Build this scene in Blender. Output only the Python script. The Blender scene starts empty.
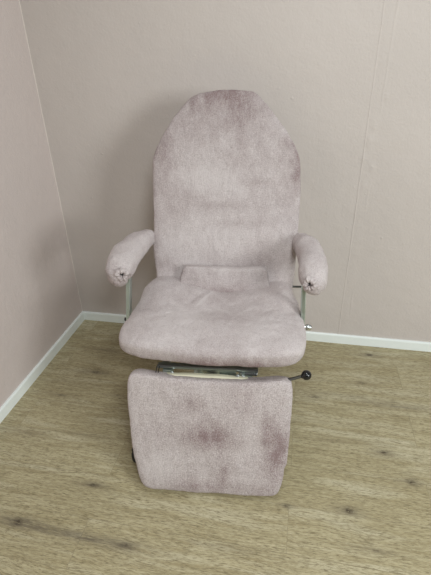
import bpy, bmesh, math, random
from mathutils import Vector, Matrix, noise
random.seed(4)
S = bpy.context.scene
COL = S.collection
PI = math.pi

# ------------------------------------------------------------------ helpers
def link(name, bm, mat, parent=None, smooth=True):
    me = bpy.data.meshes.new(name)
    bmesh.ops.recalc_face_normals(bm, faces=bm.faces[:])
    bm.to_mesh(me); bm.free()
    if smooth:
        for p in me.polygons: p.use_smooth = True
        me.set_sharp_from_angle(angle=math.radians(50))
    if mat: me.materials.append(mat)
    o = bpy.data.objects.new(name, me)
    COL.objects.link(o)
    if parent: o.parent = parent
    return o

def struct(o):
    o['kind'] = 'structure'
    return o

def add_box(bm, c, s, rot=None, bevel=0.0):
    r = bmesh.ops.create_cube(bm, size=1.0)
    vs = r['verts']
    for v in vs:
        v.co = Vector((v.co.x*s[0], v.co.y*s[1], v.co.z*s[2]))
    if bevel > 0:
        es = list({e for v in vs for e in v.link_edges})
        b = bmesh.ops.bevel(bm, geom=es, offset=bevel, segments=2, affect='EDGES', profile=0.5)
        vs = list({v for f in b['faces'] for v in f.verts} | {v for v in vs if v.is_valid})
    M = Matrix.Translation(c) @ (rot.to_4x4() if rot else Matrix.Identity(4))
    for v in vs: v.co = M @ v.co

def add_rod(bm, a, b, r1, r2=None, seg=20):
    a, b = Vector(a), Vector(b)
    r2 = r1 if r2 is None else r2
    d = b-a
    q = d.to_track_quat('Z', 'Y').to_matrix().to_4x4()
    M = Matrix.Translation((a+b)/2) @ q
    bmesh.ops.create_cone(bm, cap_ends=True, segments=seg, radius1=r1, radius2=r2, depth=d.length, matrix=M)

def add_lathe(bm, prof, M, seg=28):
    rings = []
    for r, z in prof:
        rings.append([bm.verts.new(M @ Vector((max(r, 1e-5)*math.cos(2*PI*k/seg), max(r, 1e-5)*math.sin(2*PI*k/seg), z))) for k in range(seg)])
    for a, b in zip(rings, rings[1:]):
        for k in range(seg):
            bm.faces.new((a[k], a[(k+1) % seg], b[(k+1) % seg], b[k]))
    bm.faces.new(rings[0]); bm.faces.new(rings[-1])

def catmull(pts, n=10, closed=True):
    out = []
    N = len(pts)
    rng = range(N) if closed else range(N-1)
    for i in rng:
        if closed:
            p0, p1, p2, p3 = pts[i-1], pts[i], pts[(i+1) % N], pts[(i+2) % N]
        else:
            p0, p1, p2, p3 = pts[max(i-1, 0)], pts[i], pts[i+1], pts[min(i+2, N-1)]
        for k in range(n):
            t = k/n
            out.append(tuple(0.5*((2*b)+(c-a)*t+(2*a-5*b+4*c-d)*t*t+(3*b-a-3*c+d)*t**3)
                             for a, b, c, d in zip(p0, p1, p2, p3)))
    if not closed: out.append(tuple(pts[-1]))
    return out

def resample(pts, m):
    L = [0]
    N = len(pts)
    for i in range(N):
        a, b = Vector(pts[i]), Vector(pts[(i+1) % N])
        L.append(L[-1]+(b-a).length)
    out = []
    j = 0
    for k in range(m):
        s = L[-1]*k/m
        while L[j+1] < s: j += 1
        t = (s-L[j])/max(L[j+1]-L[j], 1e-9)
        a, b = Vector(pts[j]), Vector(pts[(j+1) % N])
        out.append(tuple(a.lerp(b, t)))
    return out

def fbm(p, s, off=0.0):
    v = Vector(p)*s+Vector((off, off*1.7, -off))
    return noise.noise(v)+0.5*noise.noise(v*2.1)+0.25*noise.noise(v*4.3)

def cushion(outline, thick, centre, frame, n=6.0, segs=220, wrinkle=0.004, wscale=9.0, off=0.0, warp=None, dome=0.0, fine=0.0012):
    """soft pad: outline (u,v) around centre, `thick` along w; frame(u,v,w) gives the place in the chair"""
    pts = resample(catmull(outline, 10), segs)
    cx, cy = centre
    rings = []
    prof = []
    for i in range(1, 13): prof.append(0.055*i)                      # flat inner part
    phis = [i/22 for i in range(1, 23)]
    s0 = prof[-1]
    ph0 = math.asin(min(1, s0**(n/2)))
    top = []
    for s in prof: top.append((s, (1-s**n)**(1/n)))
    for t in phis:
        ph = ph0+(PI/2-ph0)*t
        top.append((math.sin(ph)**(2/n), max(math.cos(ph), 0)**(2/n) if t < 1 else 0.0))
    full = top+[(s, -h) for s, h in reversed(top[:-1])]
    bm = bmesh.new()
    def place(s, h, p):
        u = cx+(p[0]-cx)*s; v = cy+(p[1]-cy)*s
        w = h*thick/2*(1+dome*(1-s*s))
        if warp: u, v, w = warp(u, v, w, s)
        return Vector(frame(u, v, w))
    first = bm.verts.new(place(0, 1, (cx, cy)))
    for s, h in full:
        rings.append([bm.verts.new(place(s, h, p)) for p in pts])
    last = bm.verts.new(place(0, -1, (cx, cy)))
    m = len(pts)
    for k in range(m): bm.faces.new((first, rings[0][k], rings[0][(k+1) % m]))
    for a, b in zip(rings, rings[1:]):
        for k in range(m): bm.faces.new((a[k], b[k], b[(k+1) % m], a[(k+1) % m]))
    for k in range(m): bm.faces.new((last, rings[-1][(k+1) % m], rings[-1][k]))
    bmesh.ops.recalc_face_normals(bm, faces=bm.faces[:])
    bm.normal_update()
    for v in bm.verts:
        d = wrinkle*fbm(v.co, wscale, off)+fine*noise.noise(v.co*55+Vector((off, 0, 0)))
        v.co += v.normal*d
    return bm

# ------------------------------------------------------------------ materials
def newmat(name):
    m = bpy.data.materials.new(name); m.use_nodes = True
    nt = m.node_tree
    b = nt.nodes['Principled BSDF']
    return m, nt, b

def N(nt, typ, **kw):
    n = nt.nodes.new(typ)
    for k, v in kw.items():
        if k.startswith('i_'):
            key = k[2:]
            n.inputs[int(key) if key.isdigit() else key].default_value = v
        else: setattr(n, k, v)
    return n

def srgb(r, g, b):
    f = lambda c: (c/255/12.92 if c/255 <= 0.04045 else ((c/255+0.055)/1.055)**2.4)
    return (f(r), f(g), f(b), 1)

def ramp(nt, src, stops, interp='LINEAR'):
    r = nt.nodes.new('ShaderNodeValToRGB'); r.color_ramp.interpolation = interp
    els = r.color_ramp.elements
    while len(els) < len(stops): els.new(0.5)
    for e, (p, c) in zip(els, stops):
        e.position = p; e.color = c if len(c) == 4 else (*c, 1)
    nt.links.new(src, r.inputs[0])
    return r.outputs[0]

def mathn(nt, op, a, b=None, clamp=False):
    n = nt.nodes.new('ShaderNodeMath'); n.operation = op; n.use_clamp = clamp
    for i, x in enumerate((a, b)):
        if x is None: continue
        if isinstance(x, (int, float)): n.inputs[i].default_value = x
        else: nt.links.new(x, n.inputs[i])
    return n.outputs[0]

def mix(nt, fac, a, b, blend='MIX'):
    n = nt.nodes.new('ShaderNodeMix'); n.data_type = 'RGBA'; n.blend_type = blend
    for sock, x in ((n.inputs[0], fac), (n.inputs[6], a), (n.inputs[7], b)):
        if isinstance(x, (int, float, tuple)): sock.default_value = x
        else: nt.links.new(x, sock)
    return n.outputs[2]

def obj_coord(nt): return nt.nodes.new('ShaderNodeTexCoord').outputs['Object']

def noise_n(nt, co, scale, detail=4, rough=0.5, stretch=None, off=(0, 0, 0)):
    if stretch or off != (0, 0, 0):
        mp = nt.nodes.new('ShaderNodeMapping'); nt.links.new(co, mp.inputs[0])
        mp.inputs['Scale'].default_value = stretch or (1, 1, 1)
        mp.inputs['Location'].default_value = off
        co = mp.outputs[0]
    n = nt.nodes.new('ShaderNodeTexNoise'); nt.links.new(co, n.inputs['Vector'])
    n.inputs['Scale'].default_value = scale; n.inputs['Detail'].default_value = detail
    n.inputs['Roughness'].default_value = rough
    return n.outputs['Fac']

def blob(nt, co, c, rad, rot=0.0):
    """soft ellipsoidal patch 0..1 around the point c"""
    if rot:
        m0 = nt.nodes.new('ShaderNodeMapping'); nt.links.new(co, m0.inputs[0])
        m0.inputs['Rotation'].default_value = (0, 0, -rot)
        co = m0.outputs[0]; c = Matrix.Rotation(-rot, 3, 'Z') @ Vector(c)
    mp = nt.nodes.new('ShaderNodeMapping'); nt.links.new(co, mp.inputs[0])
    mp.inputs['Scale'].default_value = tuple(1/r for r in rad)
    mp.inputs['Location'].default_value = tuple(-a/r for a, r in zip(c, rad))
    g = nt.nodes.new('ShaderNodeTexGradient'); g.gradient_type = 'QUADRATIC_SPHERE'
    nt.links.new(mp.outputs[0], g.inputs[0])
    return g.outputs['Fac']

PL_LIGHT = (0.695, 0.630, 0.618, 1)
PL_DARK = (0.290, 0.208, 0.206, 1)
def plush(name, patches=(), off=0.0, base=0.0, fleck=1.7):
    """short-pile plush: nap brushed light or dark in patches, with a fine fleck"""
    m, nt, b = newmat(name)
    co = obj_coord(nt)
    big = noise_n(nt, co, 5.0, 5, 0.6, off=(off, off, off))
    mid = noise_n(nt, co, 28.0, 4, 0.65, stretch=(1.0, 1.0, 0.6), off=(off, 2*off, 0))
    fine = noise_n(nt, co, 260.0, 3, 0.75)
    f = ramp(nt, big, [(0.42, (0, 0, 0)), (0.80, (0.35, 0.35, 0.35))])
    tot = mathn(nt, 'ADD', f, base)
    stk = ramp(nt, noise_n(nt, co, 16.0, 5, 0.7, stretch=(1.6, 1, .55), off=(2*off, 1, 3)), [(0.28, (.35, .35, .35)), (0.70, (1.1, 1.1, 1.1))])
    for c, rad, st, *rot in patches:
        g = mathn(nt, 'MULTIPLY', blob(nt, co, c, rad, rot[0] if rot else 0.0), st)
        g = mathn(nt, 'MULTIPLY', g, stk if st > 0 else 1.0)
        tot = mathn(nt, 'ADD', tot, g)
    fl = mathn(nt, 'MULTIPLY', mathn(nt, 'SUBTRACT', mid, 0.5), 0.6)
    tot = mathn(nt, 'ADD', tot, fl)
    fl2 = mathn(nt, 'MULTIPLY', mathn(nt, 'SUBTRACT', fine, 0.5), fleck)
    tot = mathn(nt, 'ADD', tot, fl2, clamp=True)
    c = mix(nt, tot, PL_LIGHT, PL_DARK)
    nt.links.new(c, b.inputs['Base Color'])
    b.inputs['Roughness'].default_value = 0.95
    b.inputs['Specular IOR Level'].default_value = 0.1
    b.inputs['Sheen Weight'].default_value = 0.10
    b.inputs['Sheen Roughness'].default_value = 0.55
    b.inputs['Sheen Tint'].default_value = (0.95, 0.88, 0.88, 1)
    h = mathn(nt, 'ADD', mathn(nt, 'MULTIPLY', fine, 0.6), mathn(nt, 'MULTIPLY', mid, 0.9))
    bp = N(nt, 'ShaderNodeBump', i_Strength=1.0, i_Distance=0.009)
    nt.links.new(h, bp.inputs['Height']); nt.links.new(bp.outputs[0], b.inputs['Normal'])
    return m

def metal(name, col, rough, metallic=1.0):
    m, nt, b = newmat(name)
    co = obj_coord(nt)
    v = noise_n(nt, co, 90, 3)
    r = ramp(nt, v, [(0.3, (rough*0.8,)*3), (0.7, (rough*1.25,)*3)])
    nt.links.new(r, b.inputs['Roughness'])
    b.inputs['Base Color'].default_value = col
    b.inputs['Metallic'].default_value = metallic
    return m

M_STEEL = metal('brushed_steel', (0.56, 0.65, 0.60, 1), 0.34)  # green tint puts a reflection into the steel's own colour
M_CHROME = metal('chrome', (0.62, 0.64, 0.64, 1), 0.30)
M_DARKSTEEL = metal('dark_steel', (0.20, 0.21, 0.21, 1), 0.35)
M_FRAME = metal('frame_steel', (0.32, 0.36, 0.34, 1), 0.36)
M_LACQUER = metal('grey_lacquer', (0.42, 0.45, 0.44, 1), 0.45, 0.0)

def plastic(name, col, rough):
    m, nt, b = newmat(name)
    co = obj_coord(nt)
    v = noise_n(nt, co, 300, 2)
    bp = N(nt, 'ShaderNodeBump', i_Strength=0.08, i_Distance=0.0005)
    nt.links.new(v, bp.inputs['Height']); nt.links.new(bp.outputs[0], b.inputs['Normal'])
    b.inputs['Base Color'].default_value = col
    b.inputs['Roughness'].default_value = rough
    return m
M_BLACK = plastic('black_plastic', (0.009, 0.009, 0.009, 1), 0.22)
M_RUBBER = plastic('black_rubber', (0.012, 0.012, 0.012, 1), 0.7)
M_CREAM = plastic('cream_liner', srgb(226, 222, 196), 0.8)

def wall_mat(name, col, grain_off):
    m, nt, b = newmat(name)
    co = obj_coord(nt)
    big = noise_n(nt, co, 1.6, 4, 0.55, off=(grain_off, 0, 0))
    c = mix(nt, ramp(nt, big, [(0.3, (0, 0, 0)), (0.7, (1, 1, 1))]), tuple(x*0.965 for x in col[:3])+(1,), tuple(min(1, x*1.03) for x in col[:3])+(1,))
    nt.links.new(c, b.inputs['Base Color'])
    b.inputs['Roughness'].default_value = 0.62
    b.inputs['Specular IOR Level'].default_value = 0.25
    peel = noise_n(nt, co, 95, 4, 0.6)
    roll = noise_n(nt, co, 14, 3, 0.6)
    nub = ramp(nt, noise_n(nt, co, 30, 2, 0.5, off=(3, 1, 2)), [(0.70, (0, 0, 0)), (0.80, (1, 1, 1))])
    h = mathn(nt, 'ADD', mathn(nt, 'MULTIPLY', peel, 0.35), mathn(nt, 'MULTIPLY', roll, 0.9))
    h = mathn(nt, 'ADD', h, mathn(nt, 'MULTIPLY', nub, 0.35))
    bp = N(nt, 'ShaderNodeBump', i_Strength=0.8, i_Distance=0.0045)
    nt.links.new(h, bp.inputs['Height']); nt.links.new(bp.outputs[0], b.inputs['Normal'])
    return m
WALLCOL = srgb(208, 193, 184)
M_WALLB = wall_mat('back_wall_paint', srgb(202, 193, 187), 0.0)
M_WALLL = wall_mat('left_wall_lit_paint', srgb(210, 198, 193), 7.0)  # same wall paint, colour lightened for the stronger light on this side

def trim_mat():
    m, nt, b = newmat('white_trim_paint')
    co = obj_coord(nt)
    v = noise_n(nt, co, 30, 3)
    c = mix(nt, v, srgb(236, 242, 239), srgb(242, 247, 244))
    nt.links.new(c, b.inputs['Base Color'])
    b.inputs['Roughness'].default_value = 0.35
    return m
M_TRIM = trim_mat()

KNOTS = [  # x, y, half length, half width, strength
    (0.366, -1.292, .10, .026, 1.0), (0.50, -1.295, .14, .014, .8), (0.66, -1.305, .16, .016, .9), (0.574, -1.102, .07, .014, 1.0), (0.295, -0.469, .09, .02, .8), (0.254, -0.286, .12, .02, .6),
    (0.12, -0.905, .16, .02, .5), (0.403, -0.873, .12, .015, .5), (0.782, -1.302, .08, .018, .6), (1.708, -0.092, .06, .016, .9), (1.65, -0.328, .05, .014, .5),
    (1.785, -0.465, .20, .02, .7), (1.56, -0.43, .18, .014, .5), (1.699, -0.75, .05, .018, .8), (1.782, -0.875, .05, .020, .7), (1.54, -1.039, .05, .018, 1.0), (1.421, -0.466, .05, .016, .5),
    (1.318, -1.059, .03, .014, .7), (0.52, -0.62, .14, .012, .4), (0.2, -0.66, .1, .012, .5), (1.62, -1.17, .09, .012, .5),
    (1.15, -1.25, .16, .012, .35), (1.48, -0.72, .12, .012, .4)]
def floor_mat():
    m, nt, b = newmat('wood_plank_vinyl')
    co = obj_coord(nt)
    br = nt.nodes.new('ShaderNodeTexBrick')
    mp = nt.nodes.new('ShaderNodeMapping'); nt.links.new(co, mp.inputs[0])
    mp.inputs['Location'].default_value = (0.603, 0.165, 0)
    nt.links.new(mp.outputs[0], br.inputs['Vector'])
    br.offset = 0.42; br.offset_frequency = 2; br.squash = 1
    br.inputs['Scale'].default_value = 1.0
    br.inputs['Mortar Size'].default_value = 0.0011
    br.inputs['Mortar Smooth'].default_value = 0.3
    br.inputs['Bias'].default_value = 0.0
    br.inputs['Brick Width'].default_value = 1.22
    br.inputs['Row Height'].default_value = 0.178
    br.inputs['Color1'].default_value = (0, 0, 0, 1); br.inputs['Color2'].default_value = (1, 1, 1, 1)
    br.inputs['Mortar'].default_value = (0.5, 0.5, 0.5, 1)
    # shift the grain from plank to plank
    off = nt.nodes.new('ShaderNodeVectorMath'); off.operation = 'MULTIPLY_ADD'
    nt.links.new(br.outputs['Color'], off.inputs[0]); off.inputs[1].default_value = (3.1, 1.7, 5.3)
    nt.links.new(co, off.inputs[2])
    gco = off.outputs[0]
    warp = noise_n(nt, gco, 2.6, 3, 0.5, stretch=(1, 3, 1))
    wv = nt.nodes.new('ShaderNodeVectorMath'); wv.operation = 'MULTIPLY_ADD'
    cmb = nt.nodes.new('ShaderNodeCombineXYZ'); nt.links.new(warp, cmb.inputs[1])
    nt.links.new(cmb.outputs[0], wv.inputs[0]); wv.inputs[1].default_value = (0, .05, 0); nt.links.new(gco, wv.inputs[2])
    g1 = noise_n(nt, wv.outputs[0], 4.0, 6, 0.66, stretch=(1, 17, 1))
    g2 = noise_n(nt, wv.outputs[0], 26, 5, 0.75, stretch=(1, 11, 1))
    g3 = noise_n(nt, wv.outputs[0], 2.4, 4, 0.55, stretch=(1, 8, 1), off=(4, 2, 0))
    base = mix(nt, br.outputs['Color'], srgb(178, 167, 133), srgb(188, 178, 145))
    c = mix(nt, ramp(nt, g1, [(0.36, (1, 1, 1)), (0.60, (0, 0, 0))]), base, srgb(158, 146, 112))
    c = mix(nt, ramp(nt, g3, [(0.50, (0, 0, 0)), (0.75, (.75, .75, .75))]), c, srgb(206, 199, 172))
    c = mix(nt, ramp(nt, g2, [(0.36, (1, 1, 1)), (0.50, (0, 0, 0))]), c, srgb(126, 115, 86))
    g4 = noise_n(nt, wv.outputs[0], 52, 4, 0.7, stretch=(1, 6, 1), off=(1, 5, 0))
    c = mix(nt, ramp(nt, g4, [(0.33, (.9, .9, .9)), (0.47, (0, 0, 0))]), c, srgb(116, 104, 78))
    c = mix(nt, ramp(nt, g4, [(0.55, (0, 0, 0)), (0.70, (.55, .55, .55))]), c, srgb(204, 196, 168))
    # knots and their grey streaks
    tot = core = None
    kn = ramp(nt, noise_n(nt, wv.outputs[0], 18, 5, 0.75, stretch=(1, 6, 1)), [(0.30, (.1, .1, .1)), (0.62, (1, 1, 1))])
    kc = ramp(nt, noise_n(nt, co, 70, 4, 0.7, stretch=(1, 2, 1)), [(0.36, (0, 0, 0)), (0.60, (1, 1, 1))])
    for x, y, l, w, st in KNOTS:
        a = mathn(nt, 'MULTIPLY', blob(nt, co, (x, y, 0), (l*2.2, w*2.2, 1)), st*1.5)
        tot = a if tot is None else mathn(nt, 'ADD', tot, a)
        if l < .11:
            a = mathn(nt, 'MULTIPLY', blob(nt, co, (x, y, 0), (.034, w*1.1, 1)), st*2.2)
            core = a if core is None else mathn(nt, 'ADD', core, a)
    tot = mathn(nt, 'MULTIPLY', tot, mathn(nt, 'MULTIPLY', kn, 0.75), clamp=True)
    c = mix(nt, tot, c, srgb(112, 103, 86))
    core = mathn(nt, 'MULTIPLY', core, mathn(nt, 'MULTIPLY', kc, 0.9), clamp=True)
    c = mix(nt, core, c, srgb(74, 64, 50))
    seam = ramp(nt, br.outputs['Fac'], [(0.0, (0, 0, 0)), (1.0, (.35, .35, .35))])
    c = mix(nt, seam, c, srgb(96, 84, 62))
    nt.links.new(c, b.inputs['Base Color'])
    rr = ramp(nt, g2, [(0.3, (.55,)*3), (0.7, (.42,)*3)])
    nt.links.new(rr, b.inputs['Roughness'])
    b.inputs['Specular IOR Level'].default_value = 0.35
    h = mathn(nt, 'SUBTRACT', g2, mathn(nt, 'MULTIPLY', br.outputs['Fac'], 0.8))
    bp = N(nt, 'ShaderNodeBump', i_Strength=0.3, i_Distance=0.0015)
    nt.links.new(h, bp.inputs['Height']); nt.links.new(bp.outputs[0], b.inputs['Normal'])
    return m
M_FLOOR = floor_mat()

# ------------------------------------------------------------------ the room
RX, RY, RH = 4.6, -4.4, 2.7
bm = bmesh.new(); add_box(bm, ((RX)/2, RY/2, -0.05), (RX+0.2, -RY+0.2, 0.1))
struct(link('floor', bm, M_FLOOR, smooth=False))
bm = bmesh.new(); add_box(bm, (-0.05, RY/2, RH/2), (0.1, -RY, RH))
struct(link('wall_left', bm, M_WALLL, smooth=False))

# back wall with the raised, uneven paint seam running up its plaster
SX = 1.5446
def wall_h(x, z):
    d = x-SX
    amp = 0.55+0.75*max(0, noise.noise(Vector((0.3, 1.1, z*5.5))))+0.3*noise.noise(Vector((4, 2, z*31)))
    cx = 0.0018*noise.noise(Vector((9, 3, z*14)))
    h = 0.0020*amp*math.exp(-((d-cx)/0.0026)**2)
    amp2 = max(0, noise.noise(Vector((7.3, 5.1, z*6)))+0.12)
    h += 0.0018*amp2*math.exp(-((d-0.047-0.006*noise.noise(Vector((1, 1, z*9))))/0.004)**2)
    h += 0.0005*math.exp(-((d-0.024)/0.02)**2)
    for zz, dd, rr, a in ((1.10, .016, .016, .0016), (1.16, .03, .012, .001), (0.98, .045, .012, .0014), (0.90, .02, .010, .0009), (1.02, .002, .012, .0014), (1.28, .06, .01, .0012)):
        h += 1.7*a*math.exp(-((d-dd)**2+((z-zz)*.7)**2)/rr**2)
    return h
xs = [-0.1, 0.0, 0.5, 1.0, 1.45]+[1.49+0.0016*i for i in range(85)]+[1.66, 2.2, 3.0, RX]
zs = [0.0]+[0.05+0.012*i for i in range(170)]+[2.2, RH]
bm = bmesh.new()
grid = [[bm.verts.new((x, -wall_h(x, z), z)) for x in xs] for z in zs]
for r0, r1 in zip(grid, grid[1:]):
    for i in range(len(xs)-1):
        bm.faces.new((r0[i], r0[i+1], r1[i+1], r1[i]))
bl = [bm.verts.new(c) for c in ((xs[0], .1, 0), (xs[-1], .1, 0), (xs[-1], .1, RH), (xs[0], .1, RH))]
bm.faces.new((bl[0], bl[3], bl[2], bl[1]))
bm.faces.new([bl[0]]+[bl[1]]+list(reversed(grid[0])))
bm.faces.new([bl[2], bl[3]]+grid[-1])
bm.faces.new([bl[3], bl[0]]+[g[0] for g in grid])
bm.faces.new([bl[1], bl[2]]+[g[-1] for g in reversed(grid)])
o = struct(link('wall_back', bm, M_WALLB, smooth=False))

BH, BT = 0.056, 0.012
def baseboard(name, a, b, inward):
    """skirting with a small chamfer along its top"""
    a, b, n = Vector(a), Vector(b), Vector(inward)
    prof = [(0, 0), (BT, 0), (BT, BH-0.007), (BT-0.0015, BH-0.003), (BT-0.005, BH), (0, BH)]
    bm = bmesh.new()
    ra = [bm.verts.new(a+n*p+Vector((0, 0, z))) for p, z in prof]
    rb = [bm.verts.new(b+n*p+Vector((0, 0, z))) for p, z in prof]
    k = len(prof)
    for i in range(k): bm.faces.new((ra[i], ra[(i+1) % k], rb[(i+1) % k], rb[i]))
    bm.faces.new(ra); bm.faces.new(rb)
    return struct(link(name, bm, M_TRIM, smooth=False))
baseboard('baseboard_left', (0, RY, 0), (0, 0, 0), (1, 0, 0))
baseboard('baseboard_back', (BT, 0, 0), (RX, 0, 0), (0, -1, 0))
# thin paler bead of filler where the two walls meet
bm = bmesh.new()
rg = []
for i in range(90):
    z = BH+(RH-BH)*i/89
    w = 0.0028+0.0012*noise.noise(Vector((3, 1, z*12)))
    rg.append([bm.verts.new((x, y, z)) for x, y in ((0, 0), (w, 0), (w*.45, -w*.45), (0, -w))])
for a, b in zip(rg, rg[1:]):
    for k in range(4): bm.faces.new((a[k], a[(k+1) % 4], b[(k+1) % 4], b[k]))
bm.faces.new(rg[0]); bm.faces.new(rg[-1])
struct(link('trim_1', bm, wall_mat('filler_bead', srgb(216, 206, 197), 3.0), smooth=False))

# ------------------------------------------------------------------ the chair
chair = bpy.data.objects.new('treatment_chair', None); COL.objects.link(chair)
chair.location = (1.0, -0.72, 0); chair.rotation_euler = (0, 0, math.radians(5))
chair['label'] = 'reclining treatment chair with pink plush covers, padded armrests and hanging leg rest'
chair['category'] = 'chair'

# backrest -------------------------------------------------------------------
A = math.radians(20)
BO = Vector((0.0, 0.25, 0.57)); BUP = Vector((0, math.sin(A), math.cos(A))); BN = Vector((0, -math.cos(A), math.sin(A)))
BT_ = 0.085
def back_frame(u, v, w): return BO+Vector((u, 0, 0))+BUP*v+BN*(w-BT_*0.35)
b_out = [(-.270, -.03), (-.292, .05), (-.302, .13), (-.303, .25), (-.303, .36), (-.304, .47), (-.302, .535), (-.290, .575), (-.262, .632), (-.228, .684), (-.192, .728),
         (-.150, .773), (-.122, .790), (-.095, .799), (-.03, .808), (.03, .809), (.085, .803), (.118, .797), (.147, .772), (.19, .725), (.231, .672), (.262, .628), (.288, .588), (.306, .545), (.314, .49),
         (.317, .41), (.316, .30), (.312, .20), (.308, .09), (.300, .02), (.275, -.03), (.1, -.035), (-.1, -.035)]
def back_warp(u, v, w, s):
    # a slight cylinder hollow across the middle, loose cloth at the shoulders
    if w > 0: w -= 0.006*math.exp(-((u)/.18)**2)*math.exp(-((v-.25)/.2)**2)
    return u, v, w
M_BACK = plush('plush_backrest', [((0.0, .5, 1.32), (.6, .6, .36), .95), ((-.26, .4, 1.10), (.20, .3, .24), .55), ((.31, .40, 1.04), (.15, .3, .34), .95), ((-.33, .3, .9), (.08, .3, .4), .7),
                                  ((-.26, .26, .66), (.16, .2, .12), .5), ((.20, .27, .68), (.20, .2, .12), .35), ((0.14, .36, .99), (.16, .2, .035), .45), ((-.02, .36, .90), (.2, .2, .03), .4), ((0.06, .33, .83), (.2, .2, .03), .4), ((-.05, .36, 1.0), (.3, .3, .10), -.35), ((-.05, .3, .76), (.25, .3, .09), -.2)], 1.3, 0.10)
backrest = link('backrest', cushion(b_out, BT_, (0.005, .40), back_frame, n=9, wrinkle=.0028, wscale=8, off=2.1, warp=back_warp, segs=260), M_BACK, chair)

# lumbar roll between back and seat -----------------------------------------
LA = math.radians(10)
LO = Vector((0.0, .222, .572)); LUP = Vector((0, math.sin(LA), math.cos(LA))); LN = Vector((0, -math.cos(LA), math.sin(LA)))
def lum_frame(u, v, w): return LO+Vector((u, 0, 0))+LUP*v+LN*w
l_out = [(-.194, -.06), (-.181, .02), (-.168, .078), (-.158, .1), (-.135, .105), (-.05, .103), (.06, .103), (.155, .105), (.180, .102), (.192, .085), (.202, .03), (.207, -.06), (.1, -.09), (-.1, -.09)]
M_LUM = plush('plush_lumbar', [((0, .2, .58), (.22, .1, .05), .5)], 4.7, 0.14)
link('lumbar_pad', cushion(l_out, .046, (.005, .03), lum_frame, n=7, wrinkle=.002, wscale=14, off=5.0, segs=160), M_LUM, chair)

# seat -----------------------------------------------------------------------
SZ = .542
s_out = [(-.26, .31), (-.305, .26), (-.325, .19), (-.333, .10), (-.345, .02), (-.354, -.05), (-.354, -.11), (-.335, -.155), (-.29, -.18), (-.2, -.198), (-.05, -.210), (.1, -.212), (.22, -.205), (.295, -.185),
         (.325, -.145), (.336, -.08), (.334, .0), (.322, .10), (.300, .20), (.282, .27), (.255, .32), (.15, .34), (0, .345), (-.15, .335)]
def seat_warp(u, v, w, s):
    # hollow along the middle at the rear, raised rims left and right, drooping front
    d = 0.0
    if w > 0:
        d -= 0.060*math.exp(-((u-.02)/.17)**2)*max(0, min(1, (v+.05)/.3))
        d += 0.006*math.exp(-((abs(u)-.24)/.08)**2)
    d -= 0.004*max(0, (-v-.02)/.2)**1.5
    q = max(0, min(1, (v-.02)/.2)); d += .030*q*q*(3-2*q)
    # a soft fold near the left rear corner
    if w > 0: d += 0.003*math.exp(-(((u+.06)*.93-(v-.13)*.37)/.008)**2)*math.exp(-((u+.06)**2+(v-.13)**2)/.008)+0.0*math.exp(-(((u+.02)*.75+(v-.15)*.66)/.008)**2)*math.exp(-((u+.02)**2+(v-.15)**2)/.004)-0.004*math.exp(-(((u+.09)*.93-(v-.13)*.37)/.02)**2)*math.exp(-((u+.09)**2+(v-.13)**2)/.008)
    return u, v, w+d
def seat_frame_f(u, v, w): return Vector((u, v, SZ+w))
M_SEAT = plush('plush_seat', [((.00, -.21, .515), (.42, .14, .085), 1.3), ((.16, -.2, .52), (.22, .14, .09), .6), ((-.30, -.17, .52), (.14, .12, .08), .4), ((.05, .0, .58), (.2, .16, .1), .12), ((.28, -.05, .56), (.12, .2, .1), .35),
                             ((-.06, .13, .58), (.010, .12, .1), -.8, -.38), ((-.10, .10, .58), (.03, .10, .1), .35, -.38), ((-.1, -.02, .58), (.25, .16, .1), -.35)], 6.1, 0.08)
seat = link('seat', cushion(s_out, .108, (-.02, .05), seat_frame_f, n=3.3, wrinkle=.005, wscale=9, off=8.2, warp=seat_warp, segs=260), M_SEAT, chair)

# leg rest -------------------------------------------------------------------
LG = math.radians(18)
GO = Vector((0, -.22, .437)); GUP = Vector((0, math.sin(LG), math.cos(LG))); GN = Vector((0, -math.cos(LG), math.sin(LG)))
GT = 0.07
def leg_frame(u, v, w): return GO+Vector((u, 0, 0))+GUP*v+GN*(w-GT*.42)
g_out = [(-.300, .010), (-.285, .023), (-.250, .026), (-.2, .020), (-.1, .014), (0, .012), (.1, .013), (.2, .021), (.255, .026), (.278, .020), (.286, .003), (.288, -.05), (.287, -.12), (.285, -.20), (.283, -.27), (.279, -.300), (.2725, -.316),
         (.268, -.358), (.261, -.39), (.253, -.416), (.236, -.430), (.19, -.436), (.1, -.438), (0, -.440), (-.1, -.441), (-.2, -.440), (-.245, -.436), (-.264, -.416), (-.276, -.375), (-.289, -.312), (-.297, -.25), (-.304, -.165), (-.309, -.09), (-.308, -.03)]
M_LEG = plush('plush_leg_rest', [((-.03, -.3, .25), (.20, .2, .11), .95), ((.02, -.3, .245), (.12, .2, .07), .45), ((.24, -.3, .20), (.10, .2, .30), .95), ((.20, -.3, .28), (.03, .2, .16), .5), ((.05, -.33, .12), (.09, .2, .14), .55), ((-.06, -.25, .36), (.10, .2, .08), .45), ((.0, -.34, .05), (.34, .2, .06), .45),
                                 ((-.2, -.33, .14), (.14, .2, .16), -.3), ((-.1, -.33, .42), (.3, .2, .06), -.2)], 9.4, 0.19, 2.6)
leg_rest = link('leg_rest', cushion(g_out, GT, (-.01, -.2), leg_frame, n=8, wrinkle=.0032, wscale=8, off=3.3, segs=240), M_LEG, chair)
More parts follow.
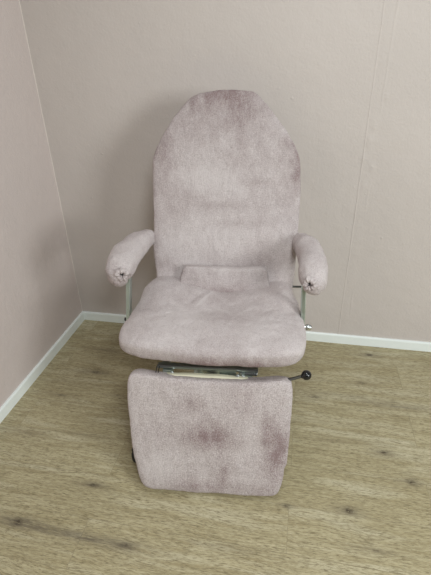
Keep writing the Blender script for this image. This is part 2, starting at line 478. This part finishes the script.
# cream edge of the cover's lining folded over the top of the leg rest
bm = bmesh.new()
rg = []
for i in range(41):
    t = i/40
    u = -.180+.310*t
    v = .0135+.0025*math.sin(PI*t)+.0012*noise.noise(Vector((u*20, 0, 0)))
    sec = [(-.012, .0), (-.014, .003), (-.018, .0045), (-.032, .0045), (-.032, -.004), (-.012, -.004)]
    rg.append([bm.verts.new(leg_frame(u, v+dv*(.3+.7*math.sin(PI*min(1, max(0, t)))**.4), w+.012)) for w, dv in sec])
for a, b in zip(rg, rg[1:]):
    for k in range(6): bm.faces.new((a[k], a[(k+1) % 6], b[(k+1) % 6], b[k]))
bm.faces.new(rg[0]); bm.faces.new(rg[-1])
lin = link('lining', bm, M_CREAM, leg_rest); lin['label'] = 'cream lining edge'

# armrests -------------------------------------------------------------------
def arm_bm(path, radii, seed, side):
    """padded roll swept along a path; the front end is gathered round a small hole"""
    P = catmull(path, 12, closed=False)
    R = catmull(radii, 12, closed=False)
    n = len(P)
    bm = bmesh.new()
    rings = []
    seg = 56
    for i in range(n):
        p = Vector(P[i])
        d = (Vector(P[min(i+1, n-1)])-Vector(P[max(i-1, 0)])).normalized()
        sd = d.cross(Vector((0, 0, 1))).normalized(); up = sd.cross(d)
        rw, rh = R[i]
        ring = []
        for k in range(seg):
            a = 2*PI*k/seg
            ca, sa = math.cos(a), math.sin(a)
            ex = 0.82
            x = math.copysign(abs(ca)**ex, ca)*rw; z = math.copysign(abs(sa)**ex, sa)*rh
            q = p+sd*x+up*z
            ring.append(bm.verts.new(q))
        rings.append(ring)
    for a, b in zip(rings, rings[1:]):
        for k in range(seg): bm.faces.new((a[k], a[(k+1) % seg], b[(k+1) % seg], b[k]))
    def cap(ring, d, depth, hole, z_off):
        c0 = sum((v.co for v in ring), Vector())/len(ring)
        c = c0+Vector((-side*.016 if hole else 0, 0, z_off))
        prev = ring
        prof = [(.95, .012), (.84, .024), (.68, .032), (.50, .034), (.34, .029), (.22, .018), (.13, .004), (.04, -.004)] if hole else [(.93, .010), (.80, .019), (.60, .026), (.40, .030), (.2, .032), (.05, .033)]
        for s, dd in prof:
            new = []
            for k, v in enumerate(ring):
                w = 1+(.10*math.sin(9*2*PI*k/seg+seed)*(1-s) if hole else 0)
                e = v.co-c0; e = Vector((e.x, e.y, e.z*(1-.45*(1-s)) if hole else e.z)); new.append(bm.verts.new(c0.lerp(c, 1-s)+e*s*w+d*dd*depth))
            for k in range(seg):
                bm.faces.new((prev[k], prev[(k+1) % seg], new[(k+1) % seg], new[k]))
            prev = new
        bm.faces.new(prev)
    df = (Vector(P[0])-Vector(P[2])).normalized(); dr = (Vector(P[-1])-Vector(P[-3])).normalized()
    cap(rings[0], df, .55, False, 0)
    cap(rings[-1], dr, .8, False, 0)
    bmesh.ops.recalc_face_normals(bm, faces=bm.faces[:]); bm.normal_update()
    for v in bm.verts:
        v.co += v.normal*(.0045*fbm(v.co, 17, seed)+.0012*noise.noise(v.co*60))
    return bm
M_ARM_L = plush('plush_armrest_left', [((-.37, .0, .72), (.06, .06, .05), .5)], 12.0, 0.12)
M_ARM_R = plush('plush_armrest_right', [((.35, .0, .72), (.06, .06, .05), .5)], 15.0, 0.12)
AL = [(-.366, .022, .709), (-.376, .040, .728), (-.377, .085, .748), (-.374, .17, .760), (-.352, .26, .764), (-.328, .325, .762)]
AR = [(.350, .018, .702), (.357, .038, .722), (.358, .085, .745), (.358, .17, .758), (.342, .26, .764), (.326, .32, .762)]
RR = [(.030, .028), (.046, .044), (.056, .052), (.055, .050), (.047, .046), (.034, .036)]
RR2 = [(.031, .030), (.045, .046), (.054, .055), (.051, .052), (.046, .046), (.036, .037)]
def post(name, top, bot, parent):
    """flat upright steel bar"""
    top, bot = Vector(top), Vector(bot)
    d = (top-bot).normalized()
    ax = Vector((1, 0, 0)); ay = d.cross(ax).normalized(); ax = ay.cross(d)
    rot = Matrix((ax, ay, d)).transposed()
    bm = bmesh.new(); add_box(bm, (top+bot)/2, (.0165, .030, (top-bot).length), rot, .0025)
    return link(name, bm, M_STEEL, parent, smooth=False)
armL = link('armrest', arm_bm(AL, RR, 1.0, -1), M_ARM_L, chair)
armR = link('armrest', arm_bm(AR, RR2, 2.6, 1), M_ARM_R, chair)
def gather_bm(c, axis, r, rt, seed):
    """puckered ring of cloth drawn tight round the top of the post"""
    q = Vector(axis).normalized().to_track_quat('Z', 'Y').to_matrix().to_4x4()
    M = Matrix.Translation(c) @ q
    bm = bmesh.new(); rg = []
    for i in range(72):
        a = 2*PI*i/72
        rr = rt*(1+.13*math.sin(9*a+seed)+.15*math.sin(5*a+2*seed))
        ro = r*(1+.12*math.sin(3*a+seed))
        rg.append([bm.verts.new(M @ Vector(((ro+rr*math.cos(b))*math.cos(a), (ro+rr*math.cos(b))*math.sin(a), 1.3*rr*math.sin(b)))) for b in [2*PI*k/14 for k in range(14)]])
    for i in range(72):
        a, b = rg[i], rg[(i+1) % 72]
        for k in range(14): bm.faces.new((a[k], a[(k+1) % 14], b[(k+1) % 14], b[k]))
    return bm
for arm, sx, top, bot in ((armL, -1, (-.350, .085, .72), (-.362, .04, .515)), (armR, 1, (.325, .075, .72), (.332, .035, .515))):
    p = post('armrest_post', top, bot, arm)
    hc = Vector(top)+(Vector((-.003, -.074, .026)) if sx < 0 else Vector((.016, -.073, .015))); ha = Vector((-sx*.30, -.85, .05)).normalized()
    bm = bmesh.new(); add_rod(bm, hc-ha*.02, hc+ha*.003, .0075)  # black plug stands in for the shade inside the hem opening
    c = link('hem_shade', bm, M_RUBBER, arm); c['label'] = 'dark shade inside the hem opening'
    link('gathered_hem', gather_bm(hc, ha, .0165, .0105, 1.0+sx), M_ARM_L if sx < 0 else M_ARM_R, arm)
    bm = bmesh.new(); add_box(bm, Vector(top)+Vector((sx*.004, .012, -.008)), (.022, .045, .030), None, .003)
    c = link('post_collar', bm, M_RUBBER, arm, smooth=False); c['label'] = 'black collar'
    bm = bmesh.new()
    M = Matrix.Translation(Vector(bot)+Vector((.000 if sx > 0 else .003, -.002, .012))) @ Matrix.Rotation(sx*PI/2, 4, 'Y')
    M = M @ Matrix.Scale(.7 if sx < 0 else 1.2, 4)
    add_lathe(bm, [(.004, 0), (.0055, .001), (.0055, .010), (.0095, .0105), (.0105, .013), (.0105, .024), (.0085, .027), (.0, .0275)], M)
    c = link('clamp_knob', bm, M_CHROME if sx > 0 else M_RUBBER, arm)
    c['label'] = 'chrome clamp knob' if sx > 0 else 'black clamp knob'

# hinge rod behind the seat ---------------------------------------------------
bm = bmesh.new(); add_rod(bm, (.15, .262, .577), (.338, .262, .577), .0048)
link('hinge_rod', bm, M_DARKSTEEL, chair)
for x in (-.31, .30):    # upright arms that carry the backrest
    bm = bmesh.new()
    rot = Matrix.Rotation(-A, 3, 'X')
    add_box(bm, back_frame(x*.7, .12, -.052), (.03, .008, .42), rot, .002)
    link('back_bracket', bm, M_STEEL, chair, smooth=False)

# seat frame ------------------------------------------------------------------
FZ = .449
bm = bmesh.new()
for y, z, hgt, x0, x1 in ((-.150, FZ+.007, .011, -.205, .166), (.27, FZ, .022, -.25, .24)):
    add_box(bm, ((x0+x1)/2, y, z), (x1-x0, .024, hgt), None, .002)
for x in (-.18, .14): add_box(bm, (x, .06, FZ-.004), (.026, .40, .026), None, .002)
for x in (-.25, .235): add_box(bm, (x, .03, FZ+.024), (.14, .035, .012), None, .002)
for sx, bx in ((-1, -.335), (1, .305)):
    add_box(bm, (bx-sx*.012, .03, .465), (.010, .032, .085), None, .002)
frame = link('seat_frame', bm, M_FRAME, chair, smooth=False)
bm = bmesh.new(); add_box(bm, (-.02, -.163, FZ+.016), (.37, .003, .006), None, .0008)
link('frame_slot', bm, M_DARKSTEEL, frame, smooth=False)
bm = bmesh.new(); add_box(bm, (.055, -.142, FZ-.014), (.062, .03, .026), None, .003)
link('guide_block', bm, M_STEEL, frame, smooth=False)
for x in (-.168, .128):
    bm = bmesh.new(); add_box(bm, (x, -.150, FZ-.016), (.036, .03, .028), None, .003)
    link('hinge_lug', bm, M_STEEL, frame, smooth=False)
for x, y, z in ((-.150, -.168, FZ-.010), (.092, -.170, FZ-.008), (.112, -.166, FZ-.012)):
    bm = bmesh.new(); add_lathe(bm, [(.003, 0), (.0075, .0005), (.0075, .007), (.005, .009), (0, .0095)], Matrix.Translation((x, y, z)) @ Matrix.Rotation(PI/2, 4, 'X'))
    link('bolt', bm, M_CHROME, frame)
bm = bmesh.new(); add_rod(bm, (.104, -.158, FZ-.035), (.104, -.158, FZ+.000), .0075); link('locking_pin', bm, M_CHROME, frame)
bm = bmesh.new()
pts = [(.118+.045*t/120, -.160+.007*math.cos(t*.75), FZ-.004+.007*math.sin(t*.75)) for t in range(121)]
for a, b in zip(pts, pts[1:]): add_rod(bm, a, b, .0014, seg=6)
link('spring', bm, M_DARKSTEEL, frame)
for x in (-.16, .12):       # leg rest carrier arms
    bm = bmesh.new()
    a = Vector((x, -.150, FZ-.02)); b = leg_frame(x, -.30, -.036)
    d = (b-a); add_box(bm, (a+b)/2, (.022, .012, d.length), d.to_track_quat('Z', 'X').to_matrix() @ Matrix.Rotation(PI/2, 3, 'Z'), .002)
    link('leg_rest_arm', bm, M_STEEL, leg_rest, smooth=False)
# loose tie cords of the cover, hanging at the left of the frame
bm = bmesh.new()
for x0, x1 in ((-.205, -.213), (-.196, -.199)):
    q = catmull([(x0, -.165, .462), (x0-.002, -.176, .448), (x1, -.180, .432), (x1-.004, -.178, .416)], 8, closed=False)
    for a, b in zip(q, q[1:]): add_rod(bm, a, b, .0016, seg=6)
tc = link('tie_cord', bm, M_RUBBER, seat); tc['label'] = 'dark tie cord'

# release lever ---------------------------------------------------------------
bm = bmesh.new()
LP0, LP1 = Vector((.20, -.165, .398)), Vector((.333, -.195, .481))
add_rod(bm, LP0, LP1, .0055); 
lever = link('release_lever', bm, M_DARKSTEEL, chair)
d = (LP1-LP0).normalized()
M = Matrix.Translation(LP1) @ d.to_track_quat('Z', 'Y').to_matrix().to_4x4()
bm = bmesh.new()
R0 = .0175
add_lathe(bm, [(.0075, -.018), (.008, -.013)]+[(R0*math.sin(PI*(.86-.86*t/16)), -R0*math.cos(PI*(.86-.86*t/16))*-1*-1) for t in range(0)] +
          [(R0*math.sin(a), -R0*math.cos(a)) for a in [0.5+(PI-0.5)*t/18 for t in range(19)]], M)
k = link('lever_knob', bm, M_BLACK, lever); k['label'] = 'black ball knob'

# pedestal and base -----------------------------------------------------------
bm = bmesh.new()
add_box(bm, (-.03, .10, .392), (.20, .26, .046), None, .006)
link('lift_housing', bm, M_FRAME, chair, smooth=False)
bm = bmesh.new()
add_lathe(bm, [(.085, .07), (.085, .24), (.08, .245), (.06, .245), (.06, .367), (0, .367)], Matrix.Translation((-.03, .08, 0)))
link('lift_column', bm, M_STEEL, chair)
bm = bmesh.new()
add_box(bm, (-.03, .02, .055), (.20, .44, .036), None, .006)
add_box(bm, (-.042, -.205, .052), (.545, .04, .030), None, .006)
add_box(bm, (-.03, .22, .052), (.50, .04, .030), None, .006)
base = link('base', bm, M_LACQUER, chair, smooth=False)
for x, y in ((-.318, -.207), (.235, -.207), (-.29, .22), (.235, .22)):
    bm = bmesh.new()
    add_lathe(bm, [(.0, 0), (.021, 0), (.023, .003), (.023, .030), (.018, .036), (.018, .06), (.012, .066), (0, .066)], Matrix.Translation((x, y, 0)))
    f = link('foot', bm, M_RUBBER, base); f['label'] = 'black rubber foot'

# ------------------------------------------------------------------ light
def area(name, loc, target, sx, sy, power, col):
    L = bpy.data.lights.new(name, 'AREA'); L.shape = 'RECTANGLE'; L.size = sx; L.size_y = sy; L.energy = power; L.color = col
    o = bpy.data.objects.new(name, L); COL.objects.link(o); o.location = loc
    o.rotation_euler = (Vector(target)-Vector(loc)).to_track_quat('-Z', 'Y').to_euler()
    return o
area('window_daylight', (4.15, -3.0, 1.85), (0.9, -.7, .7), 1.0, 1.2, 80, (.955, 1.0, 1.0))
area('ceiling_lamp', (1.45, -1.25, 2.66), (1.45, -1.25, 0), .5, .5, 15, (.955, 1.0, 1.0))
area('ceiling_lamp', (2.0, -3.0, 2.66), (2.0, -3.0, 0), .6, .6, 54, (.955, 1.0, 1.0))
w = bpy.data.worlds.new('room_ambient'); S.world = w; w.use_nodes = True
bg = w.node_tree.nodes['Background']; bg.inputs[0].default_value = (1.0, 1.0, 1.0, 1); bg.inputs[1].default_value = 0.055

# ------------------------------------------------------------------ camera
yaw, pitch, roll = 2.05331359e-01, 5.12634765e-01, -2.66377798e-02
cyw, syw = math.cos(yaw), math.sin(yaw)
f = Vector((-syw*math.cos(pitch), cyw*math.cos(pitch), -math.sin(pitch)))
r = Vector((cyw, syw, 0)); u = r.cross(f)
r2 = math.cos(roll)*r+math.sin(roll)*u; u2 = -math.sin(roll)*r+math.cos(roll)*u
cam = bpy.data.cameras.new('camera'); cam.sensor_fit = 'VERTICAL'; cam.sensor_height = 36; cam.lens = 437.973269*36/575
co = bpy.data.objects.new('camera', cam); COL.objects.link(co)
co.matrix_world = Matrix.Translation((1.28659132, -2.09593424, 1.5)) @ Matrix((r2, u2, -f)).transposed().to_4x4()
cam.clip_start = 0.02
S.camera = co
S.view_settings.view_transform = 'Standard'; S.view_settings.look = 'None'
S.view_settings.gamma = 1; S.view_settings.use_curve_mapping = False
S.view_settings.exposure = 0.0
